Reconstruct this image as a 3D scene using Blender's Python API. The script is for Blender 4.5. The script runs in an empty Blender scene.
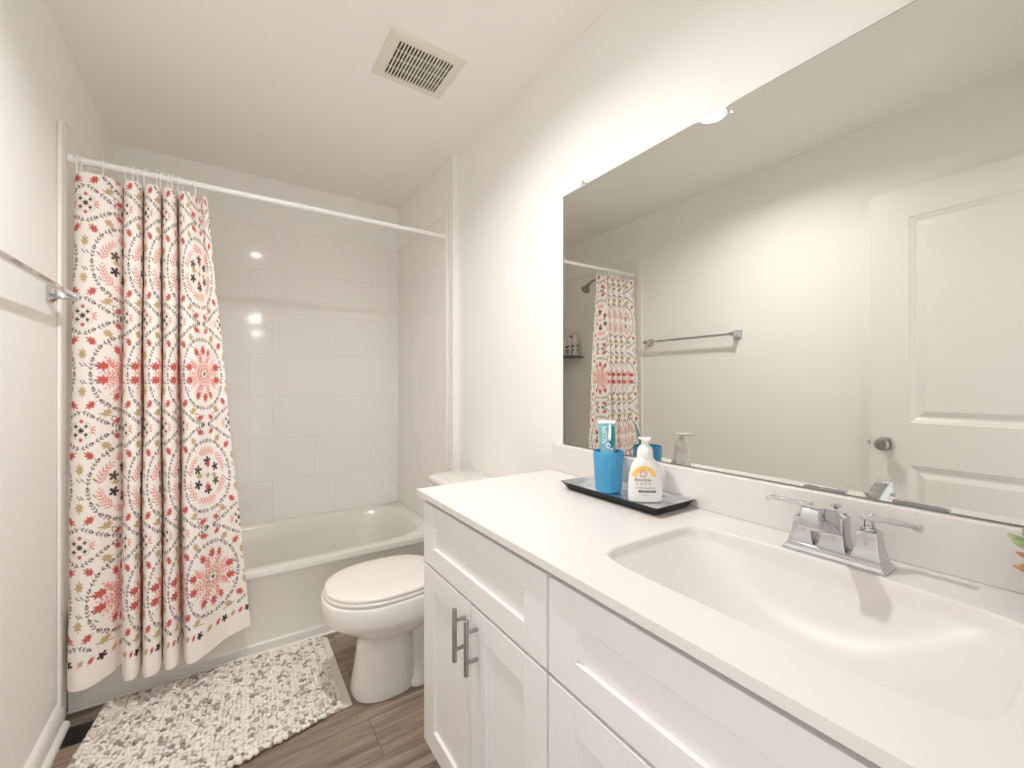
import bpy, bmesh, math, random
import numpy as np
from mathutils import Vector, Matrix
R = math.radians
PI = math.pi
random.seed(7)
rng = np.random.default_rng(7)
SC = bpy.context.scene
COL = SC.collection

# ------------------------------------------------------------------ camera, world, exposure
cam_d = bpy.data.cameras.new('camera')
cam_d.sensor_width = 36.0
cam_d.lens = 426.0 / 1024 * 36.0
cam_d.shift_y = -0.0005
cam_d.clip_start = 0.02
cam = bpy.data.objects.new('camera', cam_d)
COL.objects.link(cam)
cam.location = (0, 0, 1.2)
cam.rotation_euler = (R(90), 0, R(-33.7))
SC.camera = cam

SC.view_settings.view_transform = 'Standard'
SC.view_settings.look = 'None'
SC.view_settings.gamma = 1.0
SC.view_settings.use_curve_mapping = False
SC.view_settings.exposure = 0.37
SC.cycles.max_bounces = 24; SC.cycles.diffuse_bounces = 20; SC.cycles.glossy_bounces = 8

world = bpy.data.worlds.new('world')
SC.world = world
world.use_nodes = True
bg = world.node_tree.nodes['Background']
bg.inputs[0].default_value = (1.0, 0.992, 0.985, 1)
bg.inputs[1].default_value = 1.2          # light of the hall, comes in through the doorway only

LAMP = (0.225, 1.12)                       # recessed ceiling light
LAMP_POWER = 9.8
LIGHT_COL = (1.0, 0.988, 0.972)

hl = bpy.data.lights.new('doorway_portal', 'AREA')   # sampling portal in the doorway: guides the hall's light in, gives none itself
hl.shape = 'RECTANGLE'; hl.size = .85; hl.size_y = 2.09
hl.cycles.is_portal = True
hlo = bpy.data.objects.new('doorway_portal', hl); COL.objects.link(hlo)
hlo.location = (-0.06, -.135, 1.045); hlo.rotation_euler = (R(90), 0, 0)

# room numbers
XL, XR, XA = -0.495, 1.047, 1.012         # left wall, vanity wall, alcove wall
YF, YB, H = 2.965, 0.0, 2.44
YT = 2.185                                # tub apron plane

# ------------------------------------------------------------------ materials
def s2l(c):
    c = c / 255.0
    return c / 12.92 if c <= 0.04045 else ((c + 0.055) / 1.055) ** 2.4
def rgb(r, g, b): return (s2l(r), s2l(g), s2l(b), 1)

def mat(name, col, rough=0.5, metal=0.0, spec=0.5, coat=0.0, bump=None, vary=0.0, scale=20.0, sub=0.0, trans=0.0):
    m = bpy.data.materials.new(name); m.use_nodes = True
    nt = m.node_tree; b = nt.nodes['Principled BSDF']
    b.inputs['Base Color'].default_value = col
    b.inputs['Roughness'].default_value = rough
    b.inputs['Metallic'].default_value = metal
    b.inputs['Specular IOR Level'].default_value = spec
    b.inputs['Coat Weight'].default_value = coat
    b.inputs['Transmission Weight'].default_value = trans
    tc = nt.nodes.new('ShaderNodeTexCoord')
    nz = nt.nodes.new('ShaderNodeTexNoise'); nz.inputs['Scale'].default_value = scale
    nz.inputs['Detail'].default_value = 3
    nt.links.new(tc.outputs['Object'], nz.inputs['Vector'])
    if vary:
        mx = nt.nodes.new('ShaderNodeMixRGB'); mx.blend_type = 'MULTIPLY'
        mx.inputs['Color1'].default_value = col
        cr = nt.nodes.new('ShaderNodeValToRGB')
        cr.color_ramp.elements[0].position = 0.3; cr.color_ramp.elements[1].position = 0.7
        k = 1 - vary
        cr.color_ramp.elements[0].color = (k, k, k, 1)
        nt.links.new(nz.outputs['Fac'], cr.inputs['Fac'])
        mx.inputs['Fac'].default_value = 1
        nt.links.new(cr.outputs['Color'], mx.inputs['Color2'])
        nt.links.new(mx.outputs['Color'], b.inputs['Base Color'])
    if bump:
        bp = nt.nodes.new('ShaderNodeBump'); bp.inputs['Strength'].default_value = bump[0]
        bp.inputs['Distance'].default_value = 0.002
        n2 = nt.nodes.new('ShaderNodeTexNoise'); n2.inputs['Scale'].default_value = bump[1]
        nt.links.new(tc.outputs['Object'], n2.inputs['Vector'])
        nt.links.new(n2.outputs['Fac'], bp.inputs['Height'])
        nt.links.new(bp.outputs['Normal'], b.inputs['Normal'])
    return m

M = {}
M['wall'] = mat('wall_paint', rgb(243, 242, 239), 0.55, bump=(0.12, 260), spec=0.3)
M['ceiling'] = mat('ceiling_paint', rgb(244, 241, 238), 0.8, bump=(0.15, 180), spec=0.2)
M['trim'] = mat('trim_paint', rgb(240, 238, 234), 0.35)
M['cab'] = mat('cabinet_paint', rgb(234, 232, 231), 0.38, spec=0.4)
M['cab_in'] = mat('cabinet_inside', rgb(150, 140, 130), 0.7)
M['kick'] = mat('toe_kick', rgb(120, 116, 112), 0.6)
M['marble'] = mat('cultured_marble', rgb(227, 223, 220), 0.34, spec=0.3, vary=0.012, scale=6)
M['acrylic'] = mat('tub_acrylic', rgb(231, 229, 223), 0.2, coat=0.3)
M['porcelain'] = mat('porcelain', rgb(236, 233, 229), 0.1, coat=0.5)
M['seat'] = mat('seat_plastic', rgb(235, 231, 226), 0.22)
M['chrome'] = mat('chrome', (0.60, 0.61, 0.63, 1), 0.08, 1.0)
M['nickel'] = mat('brushed_nickel', (0.40, 0.385, 0.36, 1), 0.3, 1.0)
M['rod'] = mat('rod_enamel', rgb(242, 240, 238), 0.25)
M['plastic'] = mat('white_plastic', rgb(240, 239, 236), 0.3)
M['grille'] = mat('vent_plastic', rgb(226, 221, 208), 0.45)
M['dark'] = mat('dark_interior', rgb(22, 14, 13), 0.8)
M['black'] = mat('black_metal', rgb(14, 14, 15), 0.3)
M['silver'] = mat('silver_tray', (0.80, 0.83, 0.86, 1), 0.25, 1.0)
M['blue'] = mat('blue_plastic', rgb(72, 160, 208), 0.35)
M['bluein'] = mat('blue_plastic_dark', rgb(20, 60, 160), 0.4)
M['teal'] = mat('teal_print', rgb(120, 180, 190), 0.3)
M['tealdark'] = mat('teal_dark_print', rgb(20, 120, 125), 0.3)
M['white'] = mat('white_print', rgb(250, 250, 250), 0.4)
M['ink'] = mat('black_print', rgb(40, 40, 44), 0.5)
M['grey'] = mat('grey_print', rgb(130, 125, 120), 0.5)
M['orange'] = mat('orange_print', rgb(248, 202, 112), 0.4)
M['redprint'] = mat('red_print', rgb(190, 70, 50), 0.4)
M['bottle'] = mat('bottle_plastic', rgb(240, 238, 235), 0.28)
M['clear'] = mat('clear_plastic', (0.9, 0.9, 0.9, 1), 0.1, trans=0.7)
M['hem'] = mat('mat_border_cotton', rgb(226, 221, 212), 0.9, bump=(0.3, 400))
M['liner'] = mat('bin_liner', rgb(236, 236, 236), 0.25)
M['purple'] = mat('purple_pot', rgb(128, 112, 150), 0.4)
M['glassblack'] = mat('black_glass_shelf', rgb(12, 12, 14), 0.05)
M['soil'] = mat('dark_soil', rgb(60, 48, 38), 0.9, bump=(0.6, 300))

def leaf_mat(name, c1, c2):
    m = mat(name, c1, 0.5)
    nt = m.node_tree; b = nt.nodes['Principled BSDF']
    tc = nt.nodes.new('ShaderNodeTexCoord'); nz = nt.nodes.new('ShaderNodeTexNoise'); nz.inputs['Scale'].default_value = 60
    mx = nt.nodes.new('ShaderNodeMixRGB'); mx.inputs[1].default_value = c1; mx.inputs[2].default_value = c2
    nt.links.new(tc.outputs['Object'], nz.inputs['Vector']); nt.links.new(nz.outputs['Fac'], mx.inputs[0])
    nt.links.new(mx.outputs[0], b.inputs['Base Color'])
    return m
M['leafg'] = leaf_mat('succulent_green', rgb(132, 152, 104), rgb(178, 188, 146))
M['leafo'] = leaf_mat('succulent_orange', rgb(196, 110, 70), rgb(176, 160, 96))

# mirror
mm = bpy.data.materials.new('mirror_silver'); mm.use_nodes = True
b = mm.node_tree.nodes['Principled BSDF']
b.inputs['Base Color'].default_value = (0.72, 0.73, 0.69, 1); b.inputs['Metallic'].default_value = 1; b.inputs['Roughness'].default_value = 0.0
M['mirror'] = mm
M['mirroredge'] = mat('mirror_edge', rgb(120, 130, 120), 0.15, spec=0.6)

# lamp lens
em = bpy.data.materials.new('lamp_lens'); em.use_nodes = True
b = em.node_tree.nodes['Principled BSDF']
b.inputs['Base Color'].default_value = (0.9, 0.9, 0.9, 1)
b.inputs['Emission Color'].default_value = (1, 0.96, 0.9, 1)
b.inputs['Emission Strength'].default_value = 60
M['lens'] = em

dm = bpy.data.materials.new('lit_glass_dome'); dm.use_nodes = True
b = dm.node_tree.nodes['Principled BSDF']
b.inputs['Emission Color'].default_value = (1, 0.96, 0.9, 1); b.inputs['Emission Strength'].default_value = 25
M['dome'] = dm

# floor planks: boards run along x
fm = bpy.data.materials.new('vinyl_plank'); fm.use_nodes = True
nt = fm.node_tree; b = nt.nodes['Principled BSDF']; b.inputs['Roughness'].default_value = 0.42
tc = nt.nodes.new('ShaderNodeTexCoord')
br = nt.nodes.new('ShaderNodeTexBrick'); br.offset = 0.37; br.offset_frequency = 2; br.squash = 1
br.inputs['Scale'].default_value = 1.0; br.inputs['Brick Width'].default_value = 1.22; br.inputs['Row Height'].default_value = 0.18
br.inputs['Mortar Size'].default_value = 0.0012; br.inputs['Mortar Smooth'].default_value = 0.1; br.inputs['Bias'].default_value = 0
br.inputs['Color1'].default_value = (0.0, 0, 0, 1); br.inputs['Color2'].default_value = (1, 1, 1, 1); br.inputs['Mortar'].default_value = (0.5, 0.5, 0.5, 1)
mp0 = nt.nodes.new('ShaderNodeMapping'); mp0.inputs['Location'].default_value = (0.35, 0.07, 0)
nt.links.new(tc.outputs['Object'], mp0.inputs['Vector']); nt.links.new(mp0.outputs[0], br.inputs['Vector'])
mp = nt.nodes.new('ShaderNodeMapping'); mp.inputs['Scale'].default_value = (2.2, 26, 1)
nt.links.new(tc.outputs['Object'], mp.inputs['Vector'])
addv = nt.nodes.new('ShaderNodeVectorMath'); addv.operation = 'MULTIPLY_ADD'
addv.inputs[1].default_value = (7, 7, 7)
nt.links.new(br.outputs['Color'], addv.inputs[0]); nt.links.new(mp.outputs[0], addv.inputs[2])
n1 = nt.nodes.new('ShaderNodeTexNoise'); n1.inputs['Scale'].default_value = 1.3; n1.inputs['Detail'].default_value = 8; n1.inputs['Roughness'].default_value = 0.6; n1.inputs['Distortion'].default_value = 0.6
nt.links.new(addv.outputs[0], n1.inputs['Vector'])
cr = nt.nodes.new('ShaderNodeValToRGB')
e = cr.color_ramp.elements
e[0].position = 0.30; e[0].color = rgb(106, 92, 81)
e[1].position = 0.72; e[1].color = rgb(176, 160, 145)
e2 = cr.color_ramp.elements.new(0.5); e2.color = rgb(143, 126, 112)
nt.links.new(n1.outputs['Fac'], cr.inputs['Fac'])
hs = nt.nodes.new('ShaderNodeMixRGB'); hs.blend_type = 'MULTIPLY'; hs.inputs[0].default_value = 1
cr2 = nt.nodes.new('ShaderNodeValToRGB'); cr2.color_ramp.elements[0].color = (0.86, 0.86, 0.86, 1); cr2.color_ramp.elements[1].color = (1.08, 1.07, 1.06, 1)
nt.links.new(br.outputs['Color'], cr2.inputs['Fac'])
nt.links.new(cr.outputs[0], hs.inputs[1]); nt.links.new(cr2.outputs[0], hs.inputs[2])
gr = nt.nodes.new('ShaderNodeMixRGB'); gr.inputs[2].default_value = rgb(92, 80, 70)
nt.links.new(br.outputs['Fac'], gr.inputs[0]); nt.links.new(hs.outputs[0], gr.inputs[1])
nt.links.new(gr.outputs[0], b.inputs['Base Color'])
bp = nt.nodes.new('ShaderNodeBump'); bp.inputs['Strength'].default_value = 0.15; bp.inputs['Distance'].default_value = 0.001
nt.links.new(n1.outputs['Fac'], bp.inputs['Height']); nt.links.new(bp.outputs[0], b.inputs['Normal'])
M['floor'] = fm

# wall tile (u axis: x or y, v axis: z)
def tile_mat(name, axis, u0):
    m = bpy.data.materials.new(name); m.use_nodes = True
    nt = m.node_tree; b = nt.nodes['Principled BSDF']
    b.inputs['Roughness'].default_value = 0.07; b.inputs['Specular IOR Level'].default_value = 0.5
    tc = nt.nodes.new('ShaderNodeTexCoord'); sp = nt.nodes.new('ShaderNodeSeparateXYZ'); cb = nt.nodes.new('ShaderNodeCombineXYZ')
    nt.links.new(tc.outputs['Object'], sp.inputs[0])
    nt.links.new(sp.outputs[axis], cb.inputs[0]); nt.links.new(sp.outputs['Z'], cb.inputs[1])
    mp = nt.nodes.new('ShaderNodeMapping'); mp.inputs['Location'].default_value = (-u0 + 3.56, -0.358 + 5 * 0.254 - 0.254 * 5 + 0.254 * 4, 0)
    nt.links.new(cb.outputs[0], mp.inputs['Vector'])
    br = nt.nodes.new('ShaderNodeTexBrick'); br.offset = 0.663; br.offset_frequency = 2; br.squash = 1
    br.inputs['Scale'].default_value = 1; br.inputs['Brick Width'].default_value = 0.356; br.inputs['Row Height'].default_value = 0.254
    br.inputs['Mortar Size'].default_value = 0.0013; br.inputs['Mortar Smooth'].default_value = 0.3; br.inputs['Bias'].default_value = 0
    c = rgb(244, 242, 239); c2 = rgb(242, 240, 237); g = rgb(230, 227, 223)
    br.inputs['Color1'].default_value = c; br.inputs['Color2'].default_value = c2; br.inputs['Mortar'].default_value = g
    nt.links.new(mp.outputs[0], br.inputs['Vector']); nt.links.new(br.outputs['Color'], b.inputs['Base Color'])
    inv = nt.nodes.new('ShaderNodeMath'); inv.operation = 'SUBTRACT'; inv.inputs[0].default_value = 1
    nt.links.new(br.outputs['Fac'], inv.inputs[1])
    bp = nt.nodes.new('ShaderNodeBump'); bp.inputs['Strength'].default_value = 0.35; bp.inputs['Distance'].default_value = 0.001
    nt.links.new(inv.outputs[0], bp.inputs['Height']); nt.links.new(bp.outputs[0], b.inputs['Normal'])
    return m
M['tile_far'] = tile_mat('tile_far', 'X', 0.105)
M['tile_side'] = tile_mat('tile_side', 'Y', 2.54)

# colour-attribute materials (printed cloth, yarn)
def attr_mat(name, rough=0.85, bump=None):
    m = bpy.data.materials.new(name); m.use_nodes = True
    nt = m.node_tree; b = nt.nodes['Principled BSDF']; b.inputs['Roughness'].default_value = rough
    b.inputs['Specular IOR Level'].default_value = 0.15
    a = nt.nodes.new('ShaderNodeAttribute'); a.attribute_name = 'Col'
    nt.links.new(a.outputs['Color'], b.inputs['Base Color'])
    if bump:
        tc = nt.nodes.new('ShaderNodeTexCoord'); n2 = nt.nodes.new('ShaderNodeTexNoise'); n2.inputs['Scale'].default_value = bump[1]
        bp = nt.nodes.new('ShaderNodeBump'); bp.inputs['Strength'].default_value = bump[0]; bp.inputs['Distance'].default_value = 0.002
        nt.links.new(tc.outputs['Object'], n2.inputs['Vector']); nt.links.new(n2.outputs['Fac'], bp.inputs['Height']); nt.links.new(bp.outputs[0], b.inputs['Normal'])
    return m
M['cloth'] = attr_mat('printed_cloth')
M['yarn'] = attr_mat('mat_yarn', 0.95, (0.6, 260))

# ------------------------------------------------------------------ helpers
def finish(name, me, material, parent=None, smooth=True, bevel=0, seg=2, angle=35):
    o = bpy.data.objects.new(name, me); COL.objects.link(o)
    if material is not None: me.materials.append(material)
    if smooth:
        me.polygons.foreach_set('use_smooth', [True] * len(me.polygons))
        me.set_sharp_from_angle(angle=R(angle))
    if bevel:
        md = o.modifiers.new('bevel', 'BEVEL'); md.width = bevel; md.segments = seg; md.limit_method = 'ANGLE'; md.angle_limit = R(40)
        md.harden_normals = False
    if parent is not None:
        o.parent = parent
        o.matrix_parent_inverse = Matrix.Identity(4)
        # geometry is written in world space: shift by the parent's transform
        pm = world_of(parent)
        me.transform(pm.inverted())
    return o
WM = {}
def world_of(o):
    m = Matrix.Identity(4)
    while o is not None:
        m = Matrix.LocRotScale(o.location, o.rotation_euler, o.scale) @ m
        o = o.parent
    return m

def obj(name, bm, material, parent=None, **k):
    bmesh.ops.recalc_face_normals(bm, faces=bm.faces)
    me = bpy.data.meshes.new(name); bm.to_mesh(me); bm.free()
    return finish(name, me, material, parent, **k)

def thing(name, label, cat, loc=(0, 0, 0), group=None):
    o = bpy.data.objects.new(name, None); COL.objects.link(o); o.location = loc
    o.empty_display_size = 0.05
    o['label'] = label; o['category'] = cat
    if group: o['group'] = group
    return o
def tag(o, label, cat, group=None):
    o['label'] = label; o['category'] = cat
    if group: o['group'] = group
    return o
def struct(name, bm, m, **k):
    o = obj(name, bm, m, **k); o['kind'] = 'structure'; return o

def box(bm, x0, x1, y0, y1, z0, z1):
    v = [bm.verts.new((x, y, z)) for z in (z0, z1) for y in (y0, y1) for x in (x0, x1)]
    for f in ((0, 2, 3, 1), (4, 5, 7, 6), (0, 1, 5, 4), (2, 6, 7, 3), (0, 4, 6, 2), (1, 3, 7, 5)):
        bm.faces.new([v[i] for i in f])
def B(*a):
    bm = bmesh.new()
    for q in (a if isinstance(a[0], (tuple, list)) else (a,)): box(bm, *q)
    return bm
def loft(bm, loops, cap0=True, cap1=True, closed=True):
    rows = [[bm.verts.new(p) for p in l] for l in loops]
    n = len(rows[0])
    for a, b2 in zip(rows, rows[1:]):
        for i in range(n if closed else n - 1):
            j = (i + 1) % n
            bm.faces.new((a[i], a[j], b2[j], b2[i]))
    if cap0: bm.faces.new(rows[0][::-1])
    if cap1: bm.faces.new(rows[-1])
    return rows
def frame_of(d):
    d = Vector(d).normalized()
    u = Vector((0, 0, 1)) if abs(d.z) < 0.9 else Vector((1, 0, 0))
    a = d.cross(u).normalized(); return a, a.cross(d).normalized()
def tube(bm, pts, r, n=12, caps=True):
    pts = [Vector(p) for p in pts]
    rr = r if isinstance(r, (list, tuple)) else [r] * len(pts)
    loops = []
    a = None
    for i, p in enumerate(pts):
        d = (pts[min(i + 1, len(pts) - 1)] - pts[max(i - 1, 0)]).normalized()
        if a is None: a, c = frame_of(d)
        else:
            a = (a - d * a.dot(d)).normalized(); c = a.cross(d).normalized()
        loops.append([p + (a * math.cos(2 * PI * k / n) + c * math.sin(2 * PI * k / n)) * rr[i] for k in range(n)])
    loft(bm, loops, caps, caps)
def lathe(bm, prof, c, axis=(0, 0, 1), n=32, cap0=True, cap1=True):
    axis = Vector(axis).normalized(); a, d = frame_of(axis); c = Vector(c)
    loft(bm, [[c + axis * h + (a * math.cos(2 * PI * k / n) + d * math.sin(2 * PI * k / n)) * max(r, 1e-5) for k in range(n)] for r, h in prof], cap0, cap1)
def rrect(cx, cy, hx, hy, r, z, n=6):
    out = []
    r = min(r, hx - 1e-4, hy - 1e-4)
    for (sx, sy, a0) in ((1, 1, 0), (-1, 1, 90), (-1, -1, 180), (1, -1, 270)):
        for k in range(n + 1):
            a = R(a0 + 90 * k / n)
            out.append((cx + sx * (hx - r) + r * math.cos(a), cy + sy * (hy - r) + r * math.sin(a), z))
    return out
def text_bm(s, size, origin, right, up, depth=0.0004, align='CENTER'):
    """lettering as a thin raised mesh lying in the plane (right, up)"""
    cu = bpy.data.curves.new('txt', 'FONT'); cu.body = s; cu.size = size; cu.align_x = align; cu.align_y = 'CENTER'
    cu.extrude = depth / 2; cu.resolution_u = 3
    to = bpy.data.objects.new('txt', cu); COL.objects.link(to)
    dg = bpy.context.evaluated_depsgraph_get(); dg.update()
    me = bpy.data.meshes.new_from_object(to.evaluated_get(dg))
    bm = bmesh.new(); bm.from_mesh(me)
    bpy.data.objects.remove(to); bpy.data.curves.remove(cu); bpy.data.meshes.remove(me)
    r_, u_ = Vector(right).normalized(), Vector(up).normalized(); n_ = r_.cross(u_)
    o_ = Vector(origin)
    for v in bm.verts:
        v.co = o_ + r_ * v.co.x + u_ * v.co.y + n_ * v.co.z
    return bm
def mesh_np(name, verts, faces, colors=None):
    me = bpy.data.meshes.new(name)
    nv, nf = len(verts), len(faces)
    k = faces.shape[1]
    me.vertices.add(nv); me.vertices.foreach_set('co', verts.astype(np.float32).ravel())
    me.loops.add(nf * k); me.loops.foreach_set('vertex_index', faces.astype(np.int32).ravel())
    me.polygons.add(nf); me.polygons.foreach_set('loop_start', (np.arange(nf) * k).astype(np.int32))
    me.update(calc_edges=True)
    if colors is not None:
        at = me.color_attributes.new('Col', 'FLOAT_COLOR', 'POINT')
        c4 = np.ones((nv, 4), np.float32); c4[:, :3] = colors
        at.data.foreach_set('color', c4.ravel())
    me.validate()
    return me

# ------------------------------------------------------------------ room shell
struct('floor', B(XL - .1, XR + .1, -0.14, YF + .1, -0.06, 0.0), M['floor'], smooth=False)
# ceiling with an opening for the exhaust fan and the recessed light
VX0, VX1, VY0, VY1 = 0.505, 0.735, 1.487, 1.690
lx0, lx1, ly0, ly1 = LAMP[0] - .062, LAMP[0] + .062, LAMP[1] - .062, LAMP[1] + .062
X0, X1, Y0, Y1 = XL - .1, XR + .1, -.14, YF + .1
struct('ceiling', B((X0, X1, Y0, ly0, H, H + .09), (X0, X1, VY1, Y1, H, H + .09),
                    (X0, VX0, ly1, VY1, H, H + .09), (VX1, X1, ly1, VY1, H, H + .09), (VX0, VX1, ly1, VY0, H, H + .09),
                    (X0, lx0, ly0, ly1, H, H + .09), (lx1, X1, ly0, ly1, H, H + .09),
                    (VX0, VX1, VY0, VY1, H + .08, H + .09), (lx0, lx1, ly0, ly1, H + .08, H + .09)), M['ceiling'], smooth=False)
struct('wall_left', B(XL - .1, XL, -.14, YF + .1, -.06, H), M['wall'], smooth=False)
struct('wall_right', B(XR, XR + .1, -.14, YF + .1, -.06, H), M['wall'], smooth=False)
struct('wall_far', B(XL, XR, YF, YF + .1, -.06, H), M['wall'], smooth=False)
struct('wall_alcove', B(XA, XR, 2.09, YF, 0, H), M['wall'], bevel=.004, smooth=False)
# wall behind the camera, with the doorway the picture was taken from
struct('wall_near', B((0.36, XR, -.13, 0.0, 0, H), (XL, XL + .012, -.13, 0.0, 0, H), (XL + .012, 0.36, -.13, 0.0, 2.09, H)), M['wall'], smooth=False)
# tile surround
tl = struct('wall_tile_far', B(XL + .008, XA - .008, YF - .008, YF, .335, 2.145), M['tile_far'], smooth=False)
struct('wall_tile_right', B(XA - .008, XA, 2.175, YF - .008, .335, 2.145), M['tile_side'], smooth=False)
struct('wall_tile_left', B(XL, XL + .008, 2.165, YF - .008, .335, 2.145), M['tile_side'], smooth=False)
struct('trim_1', B(XA - .012, XA, 2.145, 2.176, 0, 2.15), M['trim'], bevel=.008, seg=3)
struct('trim_2', B(XL, XL + .013, 2.10, 2.166, 0.0, 2.115), M['trim'], bevel=.008, seg=3)
# baseboards: profile swept along y
def baseboard(name, x, s, y0, y1):
    pr = [(0, 0), (.034, 0), (.033, .008), (.028, .016), (.018, .020), (.017, .066), (.012, .074), (.007, .082), (0, .083)]
    bm = bmesh.new(); loft(bm, [[(x + s * a, y, z) for a, z in pr] for y in (y0, y1)])
    return struct(name, bm, M['trim'], angle=50)
baseboard('baseboard_left', XL, 1, 0.02, 2.11)
baseboard('baseboard_right', XR, -1, 1.30, 2.09)

# ------------------------------------------------------------------ recessed ceiling light
t = thing('recessed_light', 'round recessed downlight with white trim ring in the ceiling', 'ceiling light', (LAMP[0], LAMP[1], H))
bm = bmesh.new(); lathe(bm, [(.078, 0), (.078, -.006), (.070, -.009), (.058, -.006), (.056, .012), (.060, .012), (.060, .0)], (LAMP[0], LAMP[1], H), n=48, cap0=False, cap1=False)
obj('trim_ring', bm, M['plastic'], t)
bm = bmesh.new(); lathe(bm, [(.056, .010), (.056, .013)], (LAMP[0], LAMP[1], H), n=48)
obj('lens', bm, M['lens'], t)
ld = bpy.data.lights.new('lamp_light', 'AREA'); ld.shape = 'DISK'; ld.size = .085; ld.energy = LAMP_POWER; ld.color = LIGHT_COL
ld.spread = R(150)
lo = bpy.data.objects.new('lamp_light', ld); COL.objects.link(lo); lo.location = (LAMP[0], LAMP[1], H + .006)

# the hall beyond the doorway: its ceiling and lights mirror in the tile
struct('ceiling_hall', B(-1.2, 1.6, -7, -.14, H, H + .09), M['ceiling'], smooth=False)
for hx_, hy_, lab in ((.42, -3.2, 'nearest the doorway'), (.56, -5.9, 'farther from the doorway')):
    t = thing('hall_light', 'white glass dome ceiling light of the hall, ' + lab, 'ceiling light', (hx_, hy_, H))
    bm = bmesh.new(); lathe(bm, [(.11, 0), (.11, -.012), (.10, -.016)], (hx_, hy_, H), n=32, cap0=False); obj('canopy', bm, M['plastic'], t)
    bm = bmesh.new(); lathe(bm, [(.095, -.016), (.098, -.04), (.085, -.075), (.055, -.098), (.0, -.106)], (hx_, hy_, H), n=32); obj('glass_dome', bm, M['dome'], t)

# ------------------------------------------------------------------ exhaust fan grille
t = thing('exhaust_vent', 'square off-white exhaust fan grille with dark slots in the ceiling', 'vent', (.62, 1.588, H))
fx0, fx1, fy0, fy1 = .474, .766, 1.458, 1.719
bm = bmesh.new()
def ring(x0, x1, y0, y1, z): return [(x0, y0, z), (x1, y0, z), (x1, y1, z), (x0, y1, z)]
loft(bm, [ring(fx0, fx1, fy0, fy1, H), ring(fx0, fx1, fy0, fy1, H - .004), ring(fx0 + .012, fx1 - .012, fy0 + .012, fy1 - .012, H - .012),
          ring(.512, .728, 1.494, 1.683, H - .012), ring(.512, .728, 1.494, 1.683, H - .003)], False, False)
obj('frame', bm, M['grille'], t, bevel=.002)
NS = 17
pitch = .216 / NS
bm = bmesh.new()
for k in range(NS + 1):
    x = .512 + k * pitch
    box(bm, x - .0025, x + .0025, 1.494, 1.683, H - .0115, H - .005)
obj('slats', bm, M['grille'], t, smooth=False)
bm = bmesh.new()
for y in (1.541, 1.588, 1.636): box(bm, .512, .728, y - .0009, y + .0009, H - .0105, H - .0060)
obj('cross_bars', bm, M['grille'], t, smooth=False)
bm = bmesh.new(); loft(bm, [ring(.508, .732, 1.490, 1.687, H - .001), ring(.508, .732, 1.490, 1.687, H + .07)], False, True)
obj('housing', bm, M['dark'], t, smooth=False)

# ------------------------------------------------------------------ bathtub
def build_tub():
    t = thing('bathtub', 'glossy white alcove bathtub with straight apron along the far wall', 'bathtub', (.26, 2.57, 0))
    x0, x1, y0, y1, Z = XL + .009, XA - .009, YT, YF - .009, .372
    cx, cy = (x0 + x1) / 2, (y0 + y1) / 2; hx, hy = (x1 - x0) / 2, (y1 - y0) / 2
    n = 72
    def sup(hx, hy, p, z, cx=cx, cy=cy):
        out = []
        for k in range(n):
            a = 2 * PI * k / n
            c, s = math.cos(a), math.sin(a)
            out.append((cx + hx * math.copysign(abs(c) ** (2 / p), c), cy + hy * math.copysign(abs(s) ** (2 / p), s), z))
        return out
    bm = bmesh.new()
    icy = cy - .002
    loft(bm, [sup(hx, hy, 60, Z - .03), sup(hx, hy, 60, Z - .006), sup(hx - .003, hy - .003, 60, Z), sup(hx - .055, hy - .052, 5.0, Z, cy=icy),
              sup(hx - .064, hy - .061, 4.6, Z - .003, cy=icy), sup(hx - .072, hy - .069, 4.4, Z - .014, cy=icy),
              sup(hx - .10, hy - .085, 4, Z - .09, cy=icy), sup(hx - .15, hy - .105, 3.6, Z - .22, cy=icy), sup(hx - .19, hy - .125, 3.4, Z - .285, cy=icy),
              sup(hx - .24, hy - .17, 3, Z - .312, cy=icy), sup(hx - .35, hy - .24, 2.6, Z - .316, cy=icy)], False, True)
    obj('basin', bm, M['acrylic'], t, angle=60)
    bm = bmesh.new()
    # apron: profile in (y, z), swept along x
    pr = [(y0 + .03, Z - .012), (y0 + .001, Z - .012), (y0 + .001, Z - .024), (y0 + .005, Z - .030), (y0 + .007, .052), (y0 + .001, .046), (y0 + .001, .004), (y0 + .03, .004)]
    loft(bm, [[(x, a, z) for a, z in pr] for x in (x0, x1)], True, True)
    obj('apron', bm, M['acrylic'], t, bevel=.004, seg=3)
    # end wall of the apron recess towards the drain side
    bm = bmesh.new(); box(bm, x0, XL + .045, y0 + .001, y0 + .02, .046, Z - .03)
    obj('apron_end_panel', bm, M['acrylic'], t, bevel=.003)
    bm = bmesh.new(); lathe(bm, [(.034, 0), (.034, .006), (.028, .012), (0.0, .013)], (XL + .13, icy, Z - .17), axis=(1, 0, .35), n=24)
    obj('overflow_plate', bm, M['chrome'], t)
    bm = bmesh.new(); lathe(bm, [(.028, 0), (.028, .004), (.02, .005), (0, .003)], (XL + .36, icy, Z - .316), n=24)
    obj('drain', bm, M['chrome'], t)
build_tub()
struct('trim_3', B(XL + .01, XA - .01, YT - .012, YT + .002, 0, .012), M['trim'], bevel=.004)

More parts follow.
